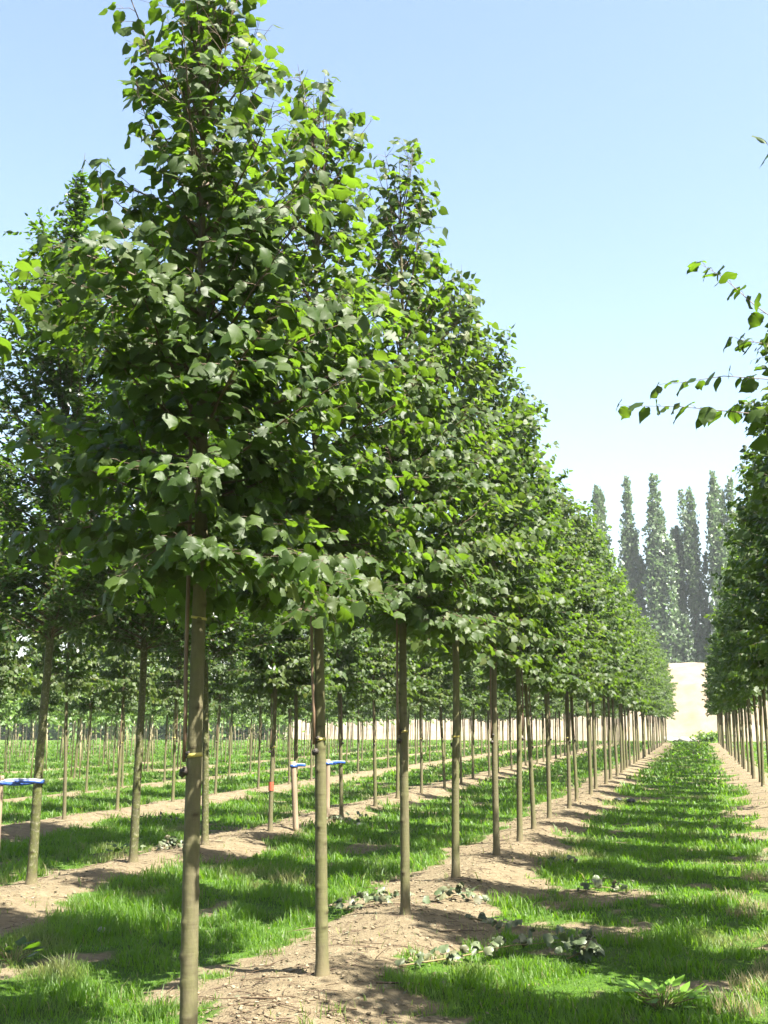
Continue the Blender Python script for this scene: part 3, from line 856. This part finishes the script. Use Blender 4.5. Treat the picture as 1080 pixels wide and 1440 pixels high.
fallen('long cut shoot with grey green leaves stretched from bare soil into the grass', [(-1.90, 7.30, 0), (-1.6, 7.75, .03), (-1.32, 8.15, .07), (-1.02, 8.55, .03)], 1, 34, .072, .05, .04)
fallen('dark crumpled heap of wilted leaves in the grass at the end of the long shoot', [(-.92, 8.02, .02), (-.82, 8.12, .06), (-.75, 8.2, .03)], 2, 46, .078, .072, .10)
fallen('wilted leafy shoot lying left of the third lime stem', [(-2.92, 9.45, 0), (-2.72, 9.6, .03), (-2.48, 9.75, .0)], 3, 34, .072, .06, .05)
fallen('wilted leafy shoot lying right of the third lime stem', [(-2.22, 9.75, 0), (-2.08, 9.95, .03), (-1.95, 10.05, .0)], 4, 24, .072, .06, .05)
fallen('flattened pale shoot lying on the soil between third lime and path grass', [(-1.85, 9.35, 0), (-1.62, 9.25, .0), (-1.5, 9.1, .0)], 5, 16, .075, .04)
fallen('little heap of pale wilted leaves at the second row behind the nearest stem', [(-6.55, 13.1, 0), (-6.35, 13.25, .03), (-6.2, 13.3, .0)], 6, 26, .072, .08, .05)
fallen('cut shoot lying in the path grass right of the fifth lime', [(-1.15, 11.1, 0), (-.95, 11.3, .04), (-.7, 11.5, .0)], 7, 18, .072, .05, .05)
fallen('wilted scraps round the foot of the upright stake in the second row', [(-5.7, 17.2, 0), (-5.4, 17.3, .0), (-5.15, 17.5, .0)], 8, 26, .072, .10, .04)
fallen('dark green leaf clump on the soil beside the sixth lime stem', [(-1.75, 13.0, 0), (-1.6, 13.1, .0), (-1.5, 13.2, .0)], 9, 14, .072, .06, .03)
fallen('leafy twig lying across the soil strip of the third row at left', [(-8.9, 17.4, 0), (-8.5, 17.2, .03), (-8.1, 17.1, .0)], 10, 14, .07, .05, .03)

# small things on the ground
def lump(name, label, cat, loc, r, mat, seed, group=None, flat=.6):
    rng = np.random.default_rng(seed); V, F_ = [], []
    nu, nv = 12, 8
    for i in range(nv + 1):
        for j in range(nu):
            a, e = j * 2 * np.pi / nu, -np.pi / 2 + np.pi * i / nv
            V.append([np.cos(a) * np.cos(e), np.sin(a) * np.cos(e), np.sin(e) * flat])
    V = np.array(V); k = 1 + .28 * (fbm(V[:, 0] * 1.6 + seed, V[:, 1] * 1.6 + V[:, 2] * 2, seed, 2) - .5) * 2
    V = V * k[:, None] * r; V[:, 2] += r * flat * .7
    Fq = [[i * nu + j, i * nu + (j + 1) % nu, (i + 1) * nu + (j + 1) % nu, (i + 1) * nu + j] for i in range(nv) for j in range(nu)]
    return tag(link(name, mesh_np(name, V, [np.array(Fq)], mat, True), loc=loc), label, cat, group)
lump('stone', 'round pale stone on the soil right of the upright stake', 'stone', gp(-5.15, 17.35), .055, M['stone'], 3)
lump('stone', 'small white stone in the shaded grass of the left lane', 'stone', gp(-4.5, 8.2), .035, M['stone'], 4)
for i, (x, y, r, lb) in enumerate([(-1.62, 23.9, .09, 'black rag lying on the soil strip, the left of two'), (-1.36, 23.5, .10, 'black rag on the soil strip by the path grass, the right of two')]):
    lump('rag', lb, 'rag', gp(x, y), r, M['black'], 20 + i, 'black rags on the soil strip', .5)
for i, (x, y, r) in enumerate([(-2.3, 93, .5), (-1.7, 93.6, .42), (-1.0, 93.2, .46), (-.4, 94, .35)]):
    lump('rubble', 'pale lump of rubble at the far end of the path below the sand heap', 'rubble', gp(x, y), r, M['stone'], 30 + i, 'rubble lumps at the far end of the path', .55)

# twig and leaf litter on the bare strips (uncountable)
tb = Tubes(); rg2 = np.random.default_rng(8)
cnt = 0
while cnt < 2300:
    k = int(rg2.choice([0, 1, 1, 1, 2, 2, 3])); y = 5.5 + 24 * rg2.random() ** 1.7
    x = row_x(k) + rg2.normal(0, .42)
    if lane(np.array([x]), np.array([y]))[0] > .55: continue
    cnt += 1
    L = rg2.uniform(.03, .16) if rg2.random() < .93 else rg2.uniform(.2, .5)
    a = rg2.uniform(0, 6.28); z = gz(x, y) + .004
    m = np.array([x, y, z + .004]); e = np.array([np.cos(a), np.sin(a), 0]) * L
    p1 = np.array([x, y, 0]) + e + [rg2.normal(0, .02), rg2.normal(0, .02), 0]; p1[2] = gz(p1[0], p1[1]) + .006 + .012 * rg2.random()
    tb.add(np.array([m, (m + p1) / 2 + [rg2.normal(0, .006), rg2.normal(0, .006), .004], p1]), [.0022 + .01 * L * rg2.random(), .002 + .008 * L * rg2.random(), .0012], 4, cap=False)
tag(link('twig_litter', tb.mesh('twig_litter', M['twig'])), 'brown twig and bark litter scattered on the bare soil strips', 'litter', kind='stuff')
n = 5200
k = rg2.choice([0, 1, 1, 1, 2, 2, 3], n); yy = 5.5 + 26 * rg2.random(n) ** 1.6; xx = ROW0 - SP * k + rg2.normal(0, .6, n)
pos = np.column_stack([xx, yy, gz(xx, yy) + .008]); dr = np.column_stack([rg2.normal(0, 1, (n, 2)), rg2.normal(0, .25, n)]); nr = np.column_stack([rg2.normal(0, .35, (n, 2)), np.ones(n)])
tag(link('leaf_litter', build_leaves('leaf_litter', pos, dr, nr, np.where(rg2.random(n) < .09, .06, .024) * rg2.uniform(.6, 1.3, n), TO, M['litter'], rg2)), 'dry leaf scraps scattered over the bare soil strips', 'litter', kind='stuff')

# soil crumbs (uncountable)
n = 5200
k = rg2.choice([0, 1, 1, 1, 1, 2, 2], n); yy = 5.2 + 18 * rg2.random(n) ** 1.8; xx = ROW0 - SP * k + rg2.normal(-.05, .5, n)
kp = lane(xx, yy) < .6; xx, yy = xx[kp], yy[kp]; n = len(xx)
ov = np.array([[1, 0, 0], [-1, 0, 0], [0, 1, 0], [0, -1, 0], [0, 0, 1], [0, 0, -1], [.6, .6, .6], [-.6, .6, .5], [.6, -.6, .5], [-.6, -.6, .6]], float)
of = np.array([[4, 6, 7], [4, 7, 9], [4, 9, 8], [4, 8, 6], [0, 2, 6], [2, 7, 6], [2, 1, 7], [1, 9, 7], [1, 3, 9], [3, 8, 9], [3, 0, 8], [0, 6, 8], [0, 5, 2], [2, 5, 1], [1, 5, 3], [3, 5, 0]])
sz = .004 + .014 * rg2.random(n) ** 3
V = (ov[None] * rg2.uniform(.6, 1.3, (n, 10, 1)) * sz[:, None, None] * np.array([1, 1, .7])) + np.stack([xx, yy, gz(xx, yy) + sz * .3], 1)[:, None, :]
tag(link('soil_crumbs', mesh_np('soil_crumbs', V.reshape(-1, 3), [(of[None] + np.arange(n)[:, None, None] * 10).reshape(-1, 3)], M['clod'], True)), 'loose soil crumbs and grit on the bare strips', 'soil crumbs', kind='stuff')

# ---- weeds ------------------------------------------------------------------------------------
def weed(label, x, y, seed, n, ls, mat='weed', group=None, rad=.12):
    rng = np.random.default_rng(seed)
    t = thing('weed', gp(x, y), label, 'weed', group)
    az = np.arange(n) * 2.4; r = rad * np.sqrt(rng.random(n)); inc = rng.uniform(.25, 1.2, n)
    st = Tubes(); pos = []
    for i in range(n):
        p = np.array([np.cos(az[i]) * r[i], np.sin(az[i]) * r[i], .03 + .09 * rng.random()]); pos.append(p)
        st.add(np.array([[p[0] * .3, p[1] * .3, 0], p * .6, p]), .0025, 4, cap=False)
    dr = np.column_stack([np.cos(az) * np.sin(inc + .5), np.sin(az) * np.sin(inc + .5), np.cos(inc) * .7]); nr = np.column_stack([-np.cos(az) * .5, -np.sin(az) * .5, np.ones(n)]) + rng.normal(0, .2, (n, 3))
    part('stem', st.mesh('stem', M['shoot']), t)
    part('leaves', build_leaves('leaves', np.array(pos), dr, nr, ls * rng.uniform(.6, 1.2, n), TO, M[mat], rng), t)
GW = 'broad leaved weeds in the grass'
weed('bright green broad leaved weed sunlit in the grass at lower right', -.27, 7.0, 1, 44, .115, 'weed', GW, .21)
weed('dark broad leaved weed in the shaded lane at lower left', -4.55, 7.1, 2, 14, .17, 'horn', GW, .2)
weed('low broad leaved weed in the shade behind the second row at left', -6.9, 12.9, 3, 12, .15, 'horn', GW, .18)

# straw tufts along the right edge of the path
GT = 'dry straw coloured grass tufts at the right path edge'
def straw(label, x, y, seed, n=110, h=.11, rad=.15):
    rng = np.random.default_rng(seed); V, F_ = [], []
    a = rng.uniform(0, 6.28, n); r = rad * np.sqrt(rng.random(n)); hh = h * rng.uniform(.4, 1.1, n); ln = rng.uniform(.2, 1.1, n) * hh
    b_ = rng.uniform(0, 6.28, n); w = .0028
    for i in range(n):
        p = np.array([np.cos(a[i]) * r[i], np.sin(a[i]) * r[i], 0]); s = np.array([np.cos(b_[i] + 1.6), np.sin(b_[i] + 1.6), 0]) * w; d = np.array([np.cos(b_[i]), np.sin(b_[i]), 0]) * ln[i]
        k = len(V); V += [p - s, p + s, p + d * .4 + s * .7 + [0, 0, hh[i] * .65], p + d * .4 - s * .7 + [0, 0, hh[i] * .65], p + d + [0, 0, hh[i]]]
        F_ += [[k, k + 1, k + 2], [k, k + 2, k + 3], [k + 3, k + 2, k + 4]]
    o = link('grass_tuft', mesh_np('grass_tuft', np.array(V), [np.array(F_)], M['grass'], False, {'young': np.full(len(V), 1.0)}), loc=gp(x, y))
    tag(o, label, 'grass tuft', GT)
LT = 'straw coloured dry grass tuft at the right edge of the grass path'
for i, (x, y) in enumerate([(.30, 10.3), (.42, 10.7), (.22, 11.1), (.25, 7.5), (.32, 7.75), (.42, 8.1), (.15, 6.9), (.5, 12.6)]): straw(LT, x, y, 50 + i)

# ---- sand heap, shrubs and poplars at the far end ---------------------------------------------
xs = np.linspace(-42, 44, 130); vs = np.linspace(0, 1, 40)
XX, VV_ = np.meshgrid(xs, vs)
top = np.interp(xs, [-42, -40, -30, -16, -8, 0, 10, 30, 42, 44], [0, 1.6, 2.6, 4.2, 6.6, 7.05, 7.0, 6.4, 2.5, 0])[None, :]
prof = np.interp(VV_, [0, .08, .5, .62, .8, 1], [-.05, .12, .97, 1.0, .95, -.05])
ZZ = top * prof + (1.1 * (fbm(XX * .22, VV_ * 5, 61) - .5) + .55 * (fbm(XX * 1.1, VV_ * 22, 62) - .5)) * np.clip(prof * 4, 0, 1)
YYb = 96 + 20 * VV_ + 1.0 * (vnoise(XX * .2, XX * 0, 5) - .5)
nx = len(xs); I = (np.arange(39)[:, None] * nx + np.arange(nx - 1)[None, :])
Fb = np.stack([I, I + 1, I + 1 + nx, I + nx], -1).reshape(-1, 4)
tag(link('sand_heap', mesh_np('sand_heap', np.stack([XX, YYb, ZZ], -1).reshape(-1, 3), [Fb], M['sand'], True)), 'long bright heap of pale sand closing the far end of the path', 'sand heap', kind='structure')

def shrub(label, x, y, seed, w, h, n, group, ls=.22):
    rng = np.random.default_rng(seed); t = thing('shrub', gp(x, y), label, 'shrub', group)
    tb = Tubes(); pos = []
    for i in range(14):
        a = rng.uniform(0, 6.28); l = rng.uniform(.6, 1) * h; e = np.array([np.cos(a) * w * rng.random(), np.sin(a) * w * rng.random() * .7, l])
        tb.add(np.array([[0, 0, 0], e * .5 + rng.normal(0, .05, 3), e]), [.02, .012, .005], 4, cap=False)
        m = n // 14; u = rng.random(m) ** .7; pos.append(e[None] * u[:, None] + rng.normal(0, 1, (m, 3)) * [w * .28, w * .25, h * .12])
    pos = np.concatenate(pos); pos[:, 2] = np.maximum(pos[:, 2], .03)
    part('stem', tb.mesh('stem', M['twig']), t)
    part('crown', build_leaves('crown', pos, rng.normal(0, 1, pos.shape), np.array([0, 0, .8]) + rng.normal(0, .6, pos.shape), ls * rng.uniform(.6, 1.3, len(pos)), T2, M['shrub'], rng), t)
GSH = 'low green shrubs growing at the foot of the sand heap'
shrub('bright green shrub at the far end of the path below the sand heap', .9, 94.2, 1, 1.5, .75, 900, GSH, .2)
GH = 'green shrubs behind the young trees at the back left'
for i in range(13):
    shrub('green shrub in the hedge line behind the young trees at the far left', -70 + i * 2.9, 92 + rr.uniform(-1.5, 1.5), 20 + i, 2.4, rr.uniform(3.0, 4.6), 1300, GH, .42)

GP = 'tall poplars standing behind the sand heap'
def poplar_mesh(seed, H):
    rng = np.random.default_rng(seed); tb = Tubes(); pos = []
    tb.add(np.array([[0, 0, 0], [.1, 0, H * .5], [0, 0, H * .96]]), [.34, .2, .03], 7, cap=False)
    crown = []
    ns = 13
    for i in range(ns):                       # upright limbs, each its own narrow spire
        z0 = H * rng.uniform(.06, .62); a = rng.uniform(0, 6.28); r = rng.uniform(.5, 2.3) * (1 - z0 / H * .75)
        z1 = min(H * .985, z0 + H * rng.uniform(.22, .45))
        base = np.array([0, 0, z0]); tip = np.array([np.cos(a) * r, np.sin(a) * r, z1]); mid_ = base * .6 + tip * .4 + np.array([np.cos(a), np.sin(a), 0]) * r * .35
        tb.add(np.array([base, mid_, tip]), [.09, .05, .01], 4, cap=False); crown.append((base, mid_, tip, 1.0))
    crown.append((np.array([0, 0, H * .3]), np.array([0, 0, H * .7]), np.array([0, 0, H]), 1.15))
    for b0, m0, t0, w in crown:
        l = np.linalg.norm(t0 - b0); n = int(l * 84)
        u = rng.random(n); q = np.where(u[:, None] < .5, b0 + (m0 - b0) * (u[:, None] * 2), m0 + (t0 - m0) * (u[:, None] * 2 - 1))
        wid = w * np.interp(u, [0, .25, .7, 1], [.5, 1, .9, .28]) * (.45 + 1.1 * vnoise(u * l * .9, u * 0 + seed + l, 7) - .1)
        ph = rng.uniform(0, 6.28, n); rad = np.sqrt(rng.random(n))
        pos.append(q + np.column_stack([np.cos(ph) * rad * wid, np.sin(ph) * rad * wid, rng.normal(0, .15, n)]))
    pos = np.concatenate(pos)
    dr = rng.normal(0, .6, pos.shape) + [0, 0, .55]
    return tb.mesh('trunk', M['bark']), build_leaves('crown', pos, dr, rng.normal(0, .7, pos.shape) + [0, -.3, .4], .35 * rng.uniform(.6, 1.35, len(pos)), T2, M['poplar'], rng)
pv = [poplar_mesh(70 + i, 26.0) for i in range(8)]
plabs = ['poplar top just showing above the lime row, leftmost of the far poplars', 'dark poplar second from the left, half hidden by the lime row crowns', 'poplar with a forked side spire, third from the left behind the sand heap',
         'broadest and fullest poplar in the middle of the gap above the sand heap', 'shortest slim poplar in the gap, right of the broadest one', 'slim poplar with clear sky on both sides, right of the shortest one',
         'tall poplar beside the right row, second from right', 'poplar mostly hidden behind the right lime row, rightmost of the far poplars']
ppos = [(-13.4, 26.9), (-9.6, 27.4), (-6.3, 28.3), (-3.3, 28.2), (-1.1, 22.7), (.35, 26.6), (3.0, 28.2), (4.7, 27.6)]
for i, ((x, h), lb) in enumerate(zip(ppos, plabs)):
    t = thing('poplar_tree', (x, 125 + rr.uniform(-.8, .8), 0), lb, 'poplar', GP, rr.uniform(0, 6.28))
    s = h / 26.0; wdt = (.84, .88, .94, 1.1, .62, .8, .84, .84)[i]
    t.scale = (wdt, wdt, s)
    tm, cm = pv[i]
    part('trunk', tm, t); part('crown', cm, t)

# ---- air: a closed box of thin haze, sky outside ----------------------------------------------
hb = np.array([[x, y, z] for z in (-1.2, 32.0) for y in (-12.0, 905.0) for x in (-405.0, 405.0)])
hf = np.array([[0, 2, 3, 1], [4, 5, 7, 6], [0, 1, 5, 4], [2, 6, 7, 3], [0, 4, 6, 2], [1, 3, 7, 5]])
hz = N('thin haze')
pv_ = hz('VolumePrincipled', {'Color': (0.86, 0.92, 1.0, 1), 'Density': 0.0004})
hz.l.new(pv_.outputs[0], hz.out.inputs['Volume'])
tag(link('haze', mesh_np('haze', hb, [hf], hz.m)), 'thin pale summer haze', 'haze', kind='stuff')
